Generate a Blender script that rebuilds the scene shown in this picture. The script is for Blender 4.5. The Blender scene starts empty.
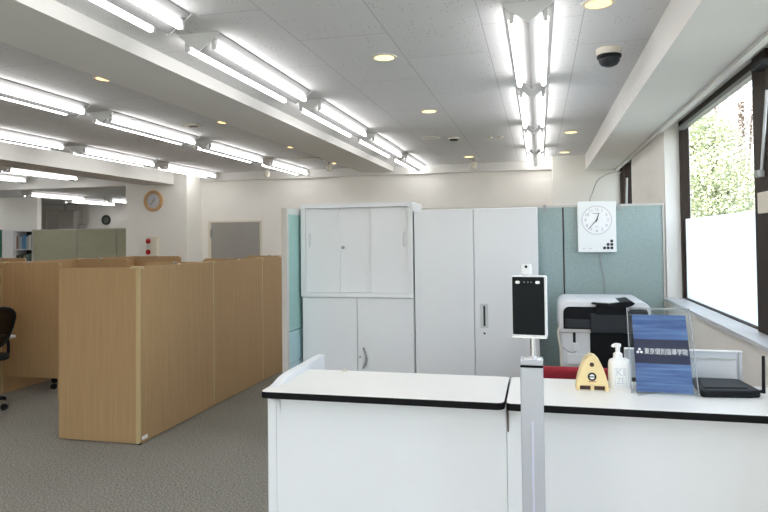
import bpy, math, random
from mathutils import Vector, Matrix
random.seed(7)
PI = math.pi
SC = bpy.context.scene
COL = SC.collection

# ------------------------------------------------------------------ materials
def mat(name, col, rough=0.5, metal=0.0, var=0.0, vscale=8.0, bump=0.0, bscale=200.0, spec=0.5, stretch=(1, 1, 1)):
    m = bpy.data.materials.new(name); m.use_nodes = True
    nt = m.node_tree; N = nt.nodes; L = nt.links
    b = N['Principled BSDF']
    b.inputs['Base Color'].default_value = (*col, 1)
    b.inputs['Roughness'].default_value = rough
    b.inputs['Metallic'].default_value = metal
    b.inputs['Specular IOR Level'].default_value = spec
    tc = N.new('ShaderNodeTexCoord'); mp = N.new('ShaderNodeMapping')
    mp.inputs['Scale'].default_value = stretch
    L.new(tc.outputs['Object'], mp.inputs['Vector'])
    if var > 0:
        n = N.new('ShaderNodeTexNoise'); n.inputs['Scale'].default_value = vscale; n.inputs['Detail'].default_value = 4
        L.new(mp.outputs[0], n.inputs['Vector'])
        r = N.new('ShaderNodeMapRange'); r.inputs['From Min'].default_value = 0.3; r.inputs['From Max'].default_value = 0.7
        r.inputs['To Min'].default_value = 1 - var; r.inputs['To Max'].default_value = 1 + var
        L.new(n.outputs['Fac'], r.inputs['Value'])
        mx = N.new('ShaderNodeVectorMath'); mx.operation = 'SCALE'; mx.inputs[0].default_value = col
        L.new(r.outputs[0], mx.inputs['Scale']); L.new(mx.outputs[0], b.inputs['Base Color'])
    if bump > 0:
        n2 = N.new('ShaderNodeTexNoise'); n2.inputs['Scale'].default_value = bscale
        L.new(mp.outputs[0], n2.inputs['Vector'])
        bp = N.new('ShaderNodeBump'); bp.inputs['Strength'].default_value = bump; bp.inputs['Distance'].default_value = 0.002
        L.new(n2.outputs['Fac'], bp.inputs['Height']); L.new(bp.outputs[0], b.inputs['Normal'])
    return m

def emis(name, col, s):
    m = bpy.data.materials.new(name); m.use_nodes = True
    nt = m.node_tree; nt.nodes.clear()
    e = nt.nodes.new('ShaderNodeEmission'); e.inputs[0].default_value = (*col, 1); e.inputs[1].default_value = s
    o = nt.nodes.new('ShaderNodeOutputMaterial'); nt.links.new(e.outputs[0], o.inputs[0])
    return m

def clear(name, tint=(1, 1, 1), gloss=0.06, rough=0.03, haze=0.0):
    """thin clear sheet: mostly transparent, a little glossy, optionally milky"""
    m = bpy.data.materials.new(name); m.use_nodes = True
    nt = m.node_tree; nt.nodes.clear(); N = nt.nodes; L = nt.links
    t = N.new('ShaderNodeBsdfTransparent'); t.inputs[0].default_value = (*tint, 1)
    g = N.new('ShaderNodeBsdfGlossy'); g.inputs['Roughness'].default_value = rough
    d = N.new('ShaderNodeBsdfDiffuse'); d.inputs[0].default_value = (.85, .88, .92, 1)
    m1 = N.new('ShaderNodeMixShader'); m1.inputs[0].default_value = gloss
    m2 = N.new('ShaderNodeMixShader'); m2.inputs[0].default_value = haze
    o = N.new('ShaderNodeOutputMaterial')
    L.new(t.outputs[0], m1.inputs[1]); L.new(g.outputs[0], m1.inputs[2])
    L.new(m1.outputs[0], m2.inputs[1]); L.new(d.outputs[0], m2.inputs[2]); L.new(m2.outputs[0], o.inputs[0])
    return m

def frosted(name):
    m = bpy.data.materials.new(name); m.use_nodes = True
    nt = m.node_tree; nt.nodes.clear(); N = nt.nodes; L = nt.links
    t = N.new('ShaderNodeBsdfTranslucent'); t.inputs[0].default_value = (.93, .95, .97, 1)
    d = N.new('ShaderNodeBsdfDiffuse'); d.inputs[0].default_value = (.85, .87, .9, 1)
    m1 = N.new('ShaderNodeMixShader'); m1.inputs[0].default_value = .25
    o = N.new('ShaderNodeOutputMaterial')
    L.new(t.outputs[0], m1.inputs[1]); L.new(d.outputs[0], m1.inputs[2]); L.new(m1.outputs[0], o.inputs[0])
    return m

def ceiling_mat(name, col):
    m = mat(name, col, 0.9, spec=0.1)
    nt = m.node_tree; N = nt.nodes; L = nt.links; b = N['Principled BSDF']
    tc = N['Texture Coordinate']
    sx = N.new('ShaderNodeSeparateXYZ'); L.new(tc.outputs['Object'], sx.inputs[0])
    ax = N.new('ShaderNodeMath'); ax.operation = 'ADD'; ax.inputs[1].default_value = 1.155 + 0.455 * 40
    ay = N.new('ShaderNodeMath'); ay.operation = 'ADD'; ay.inputs[1].default_value = 0.91 * 20 - 2.545
    L.new(sx.outputs['X'], ax.inputs[0]); L.new(sx.outputs['Y'], ay.inputs[0])
    cb = N.new('ShaderNodeCombineXYZ'); L.new(ay.outputs[0], cb.inputs['X']); L.new(ax.outputs[0], cb.inputs['Y'])
    br = N.new('ShaderNodeTexBrick'); br.offset = 0.5; br.offset_frequency = 2
    br.inputs['Color1'].default_value = (1, 1, 1, 1); br.inputs['Color2'].default_value = (.97, .97, .97, 1)
    br.inputs['Mortar'].default_value = (.60, .60, .60, 1); br.inputs['Scale'].default_value = 1
    br.inputs['Mortar Size'].default_value = 0.0022; br.inputs['Mortar Smooth'].default_value = 0.3
    br.inputs['Brick Width'].default_value = 0.91; br.inputs['Row Height'].default_value = 0.455
    L.new(cb.outputs[0], br.inputs['Vector'])
    # worm-hole specks of mineral board
    vo = N.new('ShaderNodeTexVoronoi'); vo.inputs['Scale'].default_value = 42
    mpv = N.new('ShaderNodeMapping'); mpv.inputs['Scale'].default_value = (1, .75, 1)
    L.new(tc.outputs['Object'], mpv.inputs['Vector']); L.new(mpv.outputs[0], vo.inputs['Vector'])
    s1 = N.new('ShaderNodeMath'); s1.operation = 'LESS_THAN'; s1.inputs[1].default_value = 0.17
    L.new(vo.outputs['Distance'], s1.inputs[0])
    nz = N.new('ShaderNodeTexNoise'); nz.inputs['Scale'].default_value = 9; L.new(tc.outputs['Object'], nz.inputs['Vector'])
    s2 = N.new('ShaderNodeMath'); s2.operation = 'GREATER_THAN'; s2.inputs[1].default_value = 0.52; L.new(nz.outputs['Fac'], s2.inputs[0])
    s3 = N.new('ShaderNodeMath'); s3.operation = 'MULTIPLY'; L.new(s1.outputs[0], s3.inputs[0]); L.new(s2.outputs[0], s3.inputs[1])
    s4 = N.new('ShaderNodeMapRange'); s4.inputs['To Min'].default_value = 1; s4.inputs['To Max'].default_value = 0.62
    L.new(s3.outputs[0], s4.inputs['Value'])
    m1 = N.new('ShaderNodeVectorMath'); m1.operation = 'SCALE'; L.new(br.outputs['Color'], m1.inputs[0]); L.new(s4.outputs[0], m1.inputs['Scale'])
    m2 = N.new('ShaderNodeVectorMath'); m2.operation = 'MULTIPLY'; m2.inputs[1].default_value = col
    L.new(m1.outputs[0], m2.inputs[0]); L.new(m2.outputs[0], b.inputs['Base Color'])
    return m

def carpet_mat(name):
    m = mat(name, (.2, .19, .17), 1.0, spec=0.05, bump=.6, bscale=260)
    nt = m.node_tree; N = nt.nodes; L = nt.links; b = N['Principled BSDF']; tc = N['Texture Coordinate']
    n1 = N.new('ShaderNodeTexNoise'); n1.inputs['Scale'].default_value = 90; n1.inputs['Detail'].default_value = 3; n1.inputs['Roughness'].default_value = .8
    n2 = N.new('ShaderNodeTexNoise'); n2.inputs['Scale'].default_value = 1.2; n2.inputs['Detail'].default_value = 2
    L.new(tc.outputs['Object'], n1.inputs['Vector']); L.new(tc.outputs['Object'], n2.inputs['Vector'])
    r = N.new('ShaderNodeValToRGB'); e = r.color_ramp.elements
    e[0].position = .33; e[0].color = (.12, .112, .098, 1); e[1].position = .68; e[1].color = (.50, .475, .42, 1)
    x = r.color_ramp.elements.new(.5); x.color = (.265, .252, .222, 1)
    L.new(n1.outputs['Fac'], r.inputs[0])
    mr = N.new('ShaderNodeMapRange'); mr.inputs['To Min'].default_value = .88; mr.inputs['To Max'].default_value = 1.12
    L.new(n2.outputs['Fac'], mr.inputs['Value'])
    s = N.new('ShaderNodeVectorMath'); s.operation = 'SCALE'; L.new(r.outputs[0], s.inputs[0]); L.new(mr.outputs[0], s.inputs['Scale'])
    L.new(s.outputs[0], b.inputs['Base Color'])
    return m

def wood_mat(name, col, rough=.45):
    m = mat(name, col, rough, spec=.35)
    nt = m.node_tree; N = nt.nodes; L = nt.links; b = N['Principled BSDF']; tc = N['Texture Coordinate']
    mp = N.new('ShaderNodeMapping'); mp.inputs['Scale'].default_value = (38, 38, .9)
    L.new(tc.outputs['Object'], mp.inputs['Vector'])
    n = N.new('ShaderNodeTexNoise'); n.inputs['Scale'].default_value = 2.2; n.inputs['Detail'].default_value = 6; n.inputs['Distortion'].default_value = .3
    L.new(mp.outputs[0], n.inputs['Vector'])
    r = N.new('ShaderNodeValToRGB'); e = r.color_ramp.elements
    e[0].position = .3; e[0].color = (col[0] * .90, col[1] * .885, col[2] * .87, 1)
    e[1].position = .7; e[1].color = (col[0] * 1.06, col[1] * 1.06, col[2] * 1.07, 1)
    L.new(n.outputs['Fac'], r.inputs[0]); L.new(r.outputs[0], b.inputs['Base Color'])
    return m

def poster_mat(name):
    m = mat(name, (.1, .2, .5), .35)
    nt = m.node_tree; N = nt.nodes; L = nt.links; b = N['Principled BSDF']; tc = N['Texture Coordinate']
    mp = N.new('ShaderNodeMapping'); mp.inputs['Scale'].default_value = (3, 3, 60)
    L.new(tc.outputs['Object'], mp.inputs['Vector'])
    n = N.new('ShaderNodeTexNoise'); n.inputs['Scale'].default_value = 1.6; n.inputs['Detail'].default_value = 5
    L.new(mp.outputs[0], n.inputs['Vector'])
    r = N.new('ShaderNodeValToRGB'); e = r.color_ramp.elements
    e[0].position = .32; e[0].color = (.030, .075, .24, 1); e[1].position = .7; e[1].color = (.14, .25, .48, 1)
    L.new(n.outputs['Fac'], r.inputs[0]); L.new(r.outputs[0], b.inputs['Base Color'])
    return m

WALL = mat('wall_paint', (.86, .84, .80), .9, var=.015, vscale=3, bump=.25, bscale=350, spec=.1)
CEIL = ceiling_mat('mineral_ceiling_board', (.70, .70, .705))
BEAM = mat('beam_paint', (.80, .79, .765), .9, var=.012, vscale=3, spec=.1)
CARPET = carpet_mat('carpet_tile')
WOOD = wood_mat('beech_laminate', (.435, .282, .143))
WOODL = mat('pale_wood_edging', (.53, .40, .21), .5, var=.04, vscale=12, stretch=(1, 1, .1))
WHITE = mat('white_enamelled_steel', (.80, .81, .83), .38, var=.008, vscale=4, spec=.35)
WHITEL = mat('white_laminate', (.82, .83, .85), .45, var=.008, vscale=5, spec=.3)
TOPW = mat('counter_top_laminate', (.89, .875, .84), .32, var=.008, vscale=6, spec=.4)
BLACK = mat('black_rubber_edge', (.006, .006, .007), .6, var=.1, vscale=20, spec=.15)
BLKP = mat('black_plastic', (.006, .0075, .010), .5, var=.1, vscale=20, spec=.2)
MESHB = clear('see_through_black_mesh', (.30, .27, .24), .02, .5, .0)
BLKM = mat('black_mesh_fabric', (.014, .014, .014), .9, var=.2, vscale=90)
DGREY = mat('dark_grey_plastic', (.032, .036, .042), .55, var=.06, vscale=25, spec=.25)
GREY = mat('grey_metal', (.36, .36, .37), .45, metal=.3, var=.04, vscale=15)
ALU = mat('brushed_aluminium', (.50, .515, .56), .42, metal=.35, var=.03, vscale=30, stretch=(1, 1, .05))
LGREY = mat('light_grey_plastic', (.60, .61, .62), .5, var=.02, vscale=15)
SILV = mat('silver', (.75, .76, .78), .25, metal=.9, var=.02, vscale=30)
DOORG = mat('grey_painted_door', (.34, .33, .305), .55, var=.02, vscale=4)
TEAL = mat('teal_screen_fabric', (.34, .42, .405), .85, var=.06, vscale=60, bump=.3, bscale=500, spec=.1)
TEALS = mat('teal_screen_panel', (.34, .54, .51), .6, var=.04, vscale=30, spec=.2)
SAGE = mat('sage_screen_fabric', (.42, .42, .31), .85, var=.04, vscale=30, spec=.1)
GREEN = mat('dark_green_screen_fabric', (.07, .19, .12), .85, var=.05, vscale=30, spec=.1)
RAIL = mat('warm_grey_rail', (.56, .535, .50), .5, var=.02, vscale=12)
RED = mat('dark_red_upholstery', (.33, .015, .028), .8, var=.06, vscale=40)
YEL = mat('cream_yellow_plastic', (.87, .69, .36), .45, var=.02, vscale=20)
BROWNF = mat('dark_bronze_frame', (.032, .021, .015), .6, spec=.2, var=.06, vscale=20)
TUBE = emis('fluorescent_tube_light', (1, .985, .97), 6.4)
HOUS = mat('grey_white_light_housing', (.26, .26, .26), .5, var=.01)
PLATE = mat('light_end_plate_paint', (.80, .80, .80), .5, var=.01)
WARM = emis('warm_lamp_light', (1.0, .80, .36), 1.25)
WARM2 = emis('amber_lamp_light', (1.0, .62, .26), 1.5)
GLASS = clear('window_glass', (.97, .985, .98), .05)
ACRYL = clear('clear_acrylic', (.97, .98, .985), .025, .05, .005)
FROST = frosted('frosted_window_film')
POSTER = poster_mat('blue_streaked_poster')
NAVY = mat('navy_poster_band', (.008, .012, .055), .5, var=.03, vscale=10)
PAPER = mat('white_print', (.9, .9, .9), .5, var=.01)
INK = mat('black_ink', (.01, .01, .012), .5, var=.05)
INKG = mat('grey_ink', (.42, .43, .44), .5, var=.02)
INKL = mat('pale_blue_grey_ink', (.58, .61, .68), .5, var=.02)
OAK = mat('light_oak_rim', (.55, .34, .16), .5, var=.08, vscale=14)
REDL = mat('red_plastic_lens', (.40, .012, .015), .25, var=.04, vscale=20)
IVORY = mat('ivory_plastic', (.75, .70, .60), .5, var=.02, vscale=14)
LEAF = mat('tree_leaves', (.46, .50, .32), .7, var=.35, vscale=1.3)
LEAF2 = mat('pale_tree_leaves', (.52, .58, .36), .7, var=.3, vscale=1.6)
LEAFT = mat('dry_twig_leaves', (.48, .42, .38), .8, var=.3, vscale=1.6)
BARK = mat('tree_bark', (.12, .09, .065), .9, var=.2, vscale=10)
GRASS = mat('outdoor_ground', (.15, .155, .13), .95, var=.15, vscale=1)
HOUSEW = mat('pale_house_wall', (.72, .71, .68), .8, var=.03, vscale=2)
ROOFG = mat('grey_house_roof', (.33, .33, .35), .7, var=.08, vscale=3)

# ------------------------------------------------------------------ mesh helper
OFF = {}
class M:
    def __init__(s): s.v = []; s.f = []
    def add(s, vs, fs):
        n = len(s.v); s.v += [tuple(q) for q in vs]; s.f += [tuple(i + n for i in f) for f in fs]; return s
    def box(s, x0, x1, y0, y1, z0, z1):
        vs = [(x, y, z) for z in (z0, z1) for y in (y0, y1) for x in (x0, x1)]
        return s.add(vs, [(0, 2, 3, 1), (4, 5, 7, 6), (0, 1, 5, 4), (2, 6, 7, 3), (0, 4, 6, 2), (1, 3, 7, 5)])
    def prism(s, pts, axis, a, b):
        """closed 2d outline extruded along an axis; 2d order: x->(y,z) y->(x,z) z->(x,y)"""
        mk = {'x': lambda p, t: (t, p[0], p[1]), 'y': lambda p, t: (p[0], t, p[1]), 'z': lambda p, t: (p[0], p[1], t)}[axis]
        n = len(pts)
        ar = sum(pts[i][0] * pts[(i + 1) % n][1] - pts[(i + 1) % n][0] * pts[i][1] for i in range(n))
        if (ar < 0) != (axis == 'y'): pts = pts[::-1]
        vs = [mk(p, a) for p in pts] + [mk(p, b) for p in pts]
        fs = [tuple(range(n))[::-1], tuple(range(n, 2 * n))] + [(i, (i + 1) % n, n + (i + 1) % n, n + i) for i in range(n)]
        return s.add(vs, fs)
    def cyl(s, p0, p1, r, n=16, r2=None):
        p0 = Vector(p0); p1 = Vector(p1); r2 = r if r2 is None else r2
        d = (p1 - p0).normalized(); u = d.orthogonal().normalized(); w = d.cross(u)
        vs = []
        for p, q in ((p0, r), (p1, r2)):
            for i in range(n):
                a = 2 * PI * i / n; vs.append(p + (u * math.cos(a) + w * math.sin(a)) * q)
        return s.add(vs, [tuple(range(n))[::-1], tuple(range(n, 2 * n))] + [(i, (i + 1) % n, n + (i + 1) % n, n + i) for i in range(n)])
    def tube(s, pts, r, n=8, close=False):
        pts = [Vector(p) for p in pts]; m = len(pts); vs = []; u = None
        for i, p in enumerate(pts):
            if close: d = pts[(i + 1) % m] - pts[i - 1]
            else: d = pts[min(i + 1, m - 1)] - pts[max(i - 1, 0)]
            d.normalize()
            u = d.orthogonal() if u is None else u - d * u.dot(d)
            u.normalize(); w = d.cross(u)
            vs += [p + (u * math.cos(2 * PI * k / n) + w * math.sin(2 * PI * k / n)) * r for k in range(n)]
        fs = []
        for i in range(m if close else m - 1):
            j = (i + 1) % m
            fs += [(i * n + k, i * n + (k + 1) % n, j * n + (k + 1) % n, j * n + k) for k in range(n)]
        if not close: fs += [tuple(range(n))[::-1], tuple(range((m - 1) * n, m * n))]
        return s.add(vs, fs)
    def lathe(s, prof, c=(0, 0, 0), n=24, axis='z', ring=False):
        if ring: prof = prof + [prof[0]]
        vs = []; m = len(prof)
        for r, z in prof:
            for i in range(n):
                a = 2 * PI * i / n; x, y = r * math.cos(a), r * math.sin(a)
                vs.append((c[0] + x, c[1] + y, c[2] + z) if axis == 'z' else (c[0] + x, c[1] - z, c[2] + y))
        fs = [(i * n + k, i * n + (k + 1) % n, (i + 1) * n + (k + 1) % n, (i + 1) * n + k) for i in range(m - 1) for k in range(n)]
        if not ring: fs += [tuple(range(n))[::-1], tuple(range((m - 1) * n, m * n))]
        return s.add(vs, fs)
    def build(s, name, m, parent=None, bevel=0.0, smooth=False, local=False, seg=2, tf=None):
        off = Vector((0, 0, 0))
        if parent is not None and not local: off = OFF.get(parent.name, off)
        me = bpy.data.meshes.new(name)
        vs = [Vector(q) for q in s.v]
        if tf is not None: vs = [tf @ q for q in vs]
        me.from_pydata([q - off for q in vs], [], s.f); me.materials.append(m)
        import bmesh
        bm = bmesh.new(); bm.from_mesh(me); bmesh.ops.remove_doubles(bm, verts=bm.verts, dist=1e-6) if len(me.vertices) < 5000 else None; bmesh.ops.recalc_face_normals(bm, faces=bm.faces)
        if bevel > 0:
            ed = [e for e in bm.edges if len(e.link_faces) == 2 and e.calc_face_angle(0) > .6]
            bmesh.ops.bevel(bm, geom=ed, offset=bevel, segments=seg, affect='EDGES', profile=.5, clamp_overlap=True)
        bm.to_mesh(me); bm.free()
        if smooth:
            for p in me.polygons: p.use_smooth = True
            try: me.set_sharp_from_angle(angle=.7)
            except Exception: pass
        o = bpy.data.objects.new(name, me); COL.objects.link(o)
        if parent is not None: o.parent = parent
        OFF[o.name] = off
        return o

def B(*a): return M().box(*a)
def tag(o, label, cat, group=None, kind=None):
    o['label'] = label; o['category'] = cat
    if group: o['group'] = group
    if kind: o['kind'] = kind
    return o
def thing(name, label, cat, loc=(0, 0, 0), rz=0.0, group=None):
    o = bpy.data.objects.new(name, None); COL.objects.link(o); o.empty_display_size = .1
    o.location = loc; o.rotation_euler = (0, 0, rz); OFF[o.name] = Vector(loc)
    return tag(o, label, cat, group)
def struct(name, mb, m, label, parent=None, **k):
    o = mb.build(name, m, parent, **k)
    if parent is None:
        o['kind'] = 'structure'; o['label'] = label; o['category'] = name.split('_')[0]
    return o
def dup(root, loc, label=None, group=None, rz=None):
    def cp(o, par):
        c = o.copy(); COL.objects.link(c)
        if par is not None: c.parent = par
        for ch in list(o.children): cp(ch, c)
        return c
    r = cp(root, None); r.location = loc
    if rz is not None: r.rotation_euler = (0, 0, rz)
    if label: r['label'] = label
    if group: r['group'] = group
    return r
def text(name, body, size, m, parent, matrix, extrude=.0004, align='CENTER', width=None, bold=0.0):
    cu = bpy.data.curves.new(name, 'FONT'); cu.body = body; cu.size = size; cu.extrude = extrude; cu.offset = bold
    cu.align_x = align; cu.align_y = 'CENTER'
    t = bpy.data.objects.new(name + '_src', cu); COL.objects.link(t)
    dg = bpy.context.evaluated_depsgraph_get()
    me = bpy.data.meshes.new_from_object(t.evaluated_get(dg)); bpy.data.objects.remove(t)
    if width and len(me.vertices):
        xs = [v.co.x for v in me.vertices]; w = max(xs) - min(xs); c = (max(xs) + min(xs)) / 2
        for v in me.vertices: v.co.x = (v.co.x - c) * width / w
    me.transform(matrix); me.materials.clear(); me.materials.append(m)
    o = bpy.data.objects.new(name, me); COL.objects.link(o); o.parent = parent
    return o
UP = Matrix.Rotation(PI / 2, 4, 'X')       # text plane upright, facing -Y

# ------------------------------------------------------------------ setting
XW = .94
struct('floor', B(-13.7, 1.12, -3.1, 14.6, -.15, 0), CARPET, 'grey green speckled carpet floor')
struct('ceiling', B(-13.7, 1.12, -3.1, 14.6, 2.5, 2.65), CEIL, 'white speckled mineral board ceiling')
struct('wall_back', B(-4.87, .17, 8.62, 8.8, 0, 2.5), WALL, 'cream back wall with a grey door')
struct('trim_1', B(-4.87, .17, 8.55, 8.62, 2.385, 2.5), BEAM, 'low cream ledge along the top of the back wall')
struct('wall_pillar', B(.17, 1.12, 8.15, 8.8, 0, 2.5), WALL, 'cream corner pillar beside the window wall')
struct('wall_column', B(-5.857, -4.87, 8.184, 14.3, 0, 2.5), WALL, 'white column wall carrying a wooden clock')
struct('wall_rear', B(-13.7, -4.6, -3.1, -3.0, 0, 2.5).box(.8, 1.12, -3.1, -3.0, 0, 2.5).box(-4.6, .8, -3.1, -3.0, 2.35, 2.5), WALL, 'cream wall behind the camera')
struct('wall_left', B(-13.7, -13.6, -3.0, 14.5, 0, 2.5), WALL, 'far left wall')
struct('wall_far', B(-13.6, -9.31, 11.9, 12.1, 0, 2.5).box(-9.31, -5.857, 11.74, 12.1, 0, 2.5), WALL, 'white wall at the far end')
struct('wall_far_left', B(-13.6, -8.67, 9.60, 9.70, 0, 2.5), WALL, 'white wall behind the bookshelf')
struct('trim_2', B(-2.385, -1.927, -3.0, 8.55, 2.427, 2.5), BEAM, 'shallow ceiling beam running away to the back wall')
struct('trim_3', B(-5.53, -5.07, -3.0, 8.184, 2.32, 2.5), BEAM, 'deeper ceiling beam ending at the column')
struct('ceiling_low', B(-13.6, -5.857, 8.30, 12.0, 2.33, 2.5), CEIL, 'lower ceiling of the far room')
struct('trim_4', B(-13.6, -5.857, 8.184, 8.30, 2.325, 2.5), BEAM, 'cross beam left of the column')
struct('trim_5', B(.56, .905, -3.0, 8.15, 2.312, 2.5), BEAM, 'boxed ceiling soffit above the window wall')
struct('trim_6', B(.895, .93, -3.0, 8.15, 2.292, 2.365), BEAM, 'narrow lip along the window side of the soffit')
o = struct('window_3', B(-4.6, -4.55, -3.09, -3.01, 0, 2.35).box(.75, .8, -3.09, -3.01, 0, 2.35).box(-1.95, -1.85, -3.09, -3.01, 0, 2.35).box(-4.55, .75, -3.09, -3.01, 2.30, 2.35).box(-4.55, .75, -3.09, -3.01, 0, .06), BROWNF, 'unseen glazed entrance added behind the camera for daylight')  # entrance glazing added out of view to bring in more daylight
B(-4.55, .75, -3.054, -3.048, .06, 2.30).build('window_pane', GLASS, o)
# window wall: below the sill, above the heads, piers
W1 = (-2.6, 5.25); W2 = (7.02, 8.15); ZS = 1.03; ZH = 2.365  # large window lengthened out of view towards the camera for extra daylight
wr = B(XW, 1.12, -3.0, 8.15, 0, ZS - .02)
wr.box(XW, 1.12, -3.0, 8.15, ZH, 2.5).box(XW, 1.12, -3.0, W1[0], ZS - .02, ZH).box(XW, 1.12, W1[1], W2[0], ZS - .02, ZH)
struct('wall_right', wr, WALL, 'cream window wall with deep reveals')
sl = B(.915, 1.10, W1[0], W1[1] - .001, ZS - .02, ZS)
struct('trim_7', sl, mat('sill_stone', (.62, .63, .66), .35, var=.03, vscale=8), 'pale window sill of the large window')
struct('trim_8', B(.915, 1.10, W2[0], W2[1], ZS - .02, ZS), RAIL, 'pale sill of the narrow window')

def window(nm, y0, y1, mull, label, xa=1.045):
    fr = M()
    xb = xa + .06
    fr.box(xa, xb, y1 - .045, y1, ZS, ZH).box(xa, xb, y0, y0 + .045, ZS, ZH)
    fr.box(xa, xb, y0, y1, ZH - .045, ZH).box(xa, xb, y0, y1, ZS, ZS + .005)
    for m0, m1 in mull: fr.box(xa - .015, xb, m0, m1, ZS, ZH)
    o = struct(nm, fr, BROWNF, label)
    B(xa + .033, xa + .039, y0 + .03, y1 - .03, ZS + .004, ZH - .02).build('window_pane', GLASS, o)
    return o
w1 = window('window_1', W1[0], W1[1], [(3.28, 3.475), (1.3, 1.4), (-.6, -.5)], 'large dark framed window with frosted lower half')
B(1.070, 1.072, 3.475, W1[1] - .045, ZS + .006, 1.625).build('frosted_film', FROST, w1)
B(1.070, 1.072, 1.4, 3.28, ZS + .006, 1.625).build('frosted_film', FROST, w1)
B(1.035, 1.075, 3.475, W1[1] - .045, ZH - .07, ZH - .045).build('window_track', GREY, w1)
g = M().cyl((1.02, 3.235, 2.16), (1.02, 3.335, 1.80), .007, 10); g.build('stay_arm', LGREY, w1, smooth=True)
B(1.0, 1.045, 3.325, 3.365, 1.77, 1.805).build('stay_bracket', GREY, w1, bevel=.004)
B(.985, 1.045, 3.20, 3.34, 2.27, 2.30).build('stay_bracket', DGREY, w1, bevel=.004)
B(1.012, 1.03, 3.22, 3.38, 1.60, 1.70).build('latch_plate', IVORY, w1, bevel=.004)
w2 = window('window_2', W2[0], W2[1], [(7.62, 7.7)], 'narrow dark framed window behind the screen', .957)
M().cyl((.945, 7.45, 2.14), (.95, 7.62, 1.70), .012, 10).build('stay_arm', LGREY, w2, smooth=True)

# grey door in the back wall
d = thing('door_1', 'grey flush door in the back wall', 'door', (-4.33, 8.62, 0)); d['kind'] = 'structure'
B(-4.72, -3.94, 8.605, 8.62, 0, 1.775).build('door_leaf', DOORG, d, bevel=.003)
fr = B(-4.765, -4.72, 8.60, 8.62, 0, 1.80).box(-3.94, -3.915, 8.60, 8.62, 0, 1.80).box(-4.72, -3.94, 8.60, 8.62, 1.775, 1.80)
fr.build('door_frame', IVORY, d)
M().cyl((-4.715, 8.595, 1.55), (-4.715, 8.595, 1.67), .016, 10).build('door_hinge', GREY, d, smooth=True)
# far wall folding door lines
t = B(-10.56, -10.51, 11.885, 11.90, 0, 2.26).box(-10.16, -10.13, 11.885, 11.90, 0, 2.195).box(-10.51, -10.0, 11.885, 11.90, 2.195, 2.22)
struct('trim_9', t, IVORY, 'pale trim strips on the far wall')

# ------------------------------------------------------------------ ceiling fittings
FL = 1.27
def fixture():
    r = thing('fluorescent_light', '', 'ceiling light', (0, 0, 2.5))
    M().prism([(-.105, 0), (-.105, -.008), (0, -.086), (.105, -.008), (.105, 0)], 'y', .004, FL - .004).build('housing', HOUS, r, local=True)
    for y0, y1 in ((0, .006), (FL - .006, FL)):
        M().prism([(-.107, 0), (-.107, -.009), (0, -.089), (.107, -.009), (.107, 0)], 'y', y0, y1).build('end_plate', PLATE, r, local=True)
    for sx in (-1, 1):
        M().cyl((sx * .071, .035, -.064), (sx * .071, FL - .035, -.064), .0145, 12).build('tube', TUBE, r, smooth=True, local=True)
        for y0, y1 in ((.012, .034), (FL - .034, FL - .012)):
            B(sx * .071 - .011, sx * .071 + .011, y0, y1, -.078, -.03).build('lamp_holder', PLATE, r, bevel=.004, local=True)
    return r
GRP = 'twin-tube fluorescent ceiling lights'
FX = []
nth = ['nearest', 'second', 'third', 'fourth']
for i, y in enumerate((2.76, 4.28, 5.80, 7.32)):
    FX.append((-.03, y, nth[i] + ' light of the straight row above the black screened terminal'))
for i, y in enumerate((1.24, 2.76, 4.28, 5.80, 7.32)):
    FX.append((-1.575, y, ['light cut off by the top edge', 'large second light', 'middle light', 'fourth light', 'small last light'][i] + ', row right of the shallow beam'))
for i, y in enumerate((2.70, 4.22, 5.74, 7.26)):
    FX.append((-3.24, y, ['light cut by the left frame edge', 'second light from the left', 'third light from the left', 'light nearest the back wall'][i] + ', row just left of the shallow beam'))
for i, y in enumerate((4.12, 5.65, 7.17)):
    FX.append((-4.62, y, ['light cut by the left frame edge', 'middle light', 'last light by the column'][i] + ', in the row along the deeper beam'))
FX += [(-6.65, 5.28, 'sliver of a light at the left edge beyond the deeper beam'),
       (-6.65, 6.80, 'light between the deeper beam and the cross beam'),
       (-7.55, 6.80, 'short visible light at the left edge under the cross beam'),
       (-7.93, 8.55, 'far room light above the bookshelf', 2.328),
       (-8.50, 10.15, 'far room light in front of the grey electrical cabinet', 2.328),
       (-7.75, 10.3, 'far room light touching the column edge', 2.328)]
HID = [(-.03, 1.24), (-.03, -.28), (-.03, -1.8), (-1.575, -.28), (-1.575, -1.8), (-3.24, 1.18), (-3.24, -.34), (-4.62, 2.6), (-4.62, 1.0), (-6.65, 3.76), (-6.65, 2.2),
       (-8.6, 5.28), (-9.2, 6.8), (-10.6, 6.8)]
fx0 = fixture()
for i, (x, y, lb, *zz) in enumerate(FX):
    z = zz[0] if zz else 2.5
    lb = 'twin tube ' + lb
    if i == 0: fx0.location = (x, y, 2.5); fx0['label'] = lb; fx0['group'] = GRP
    else: dup(fx0, (x, y, z), lb, GRP)
for x, y in HID: dup(fx0, (x, y, 2.5), 'unseen twin tube ceiling light added to brighten the room', 'unseen ceiling lights added for brightness')  # fixtures added out of view to brighten the room
for x, y in ((-9.9, 8.302), (-10.8, 8.302), (-6.5, 10.3)): dup(fx0, (x, y, 2.328), 'unseen far room fluorescent light added to brighten its walls', 'unseen far room lights added for brightness')  # unseen fixtures added to light the far room walls

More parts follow.
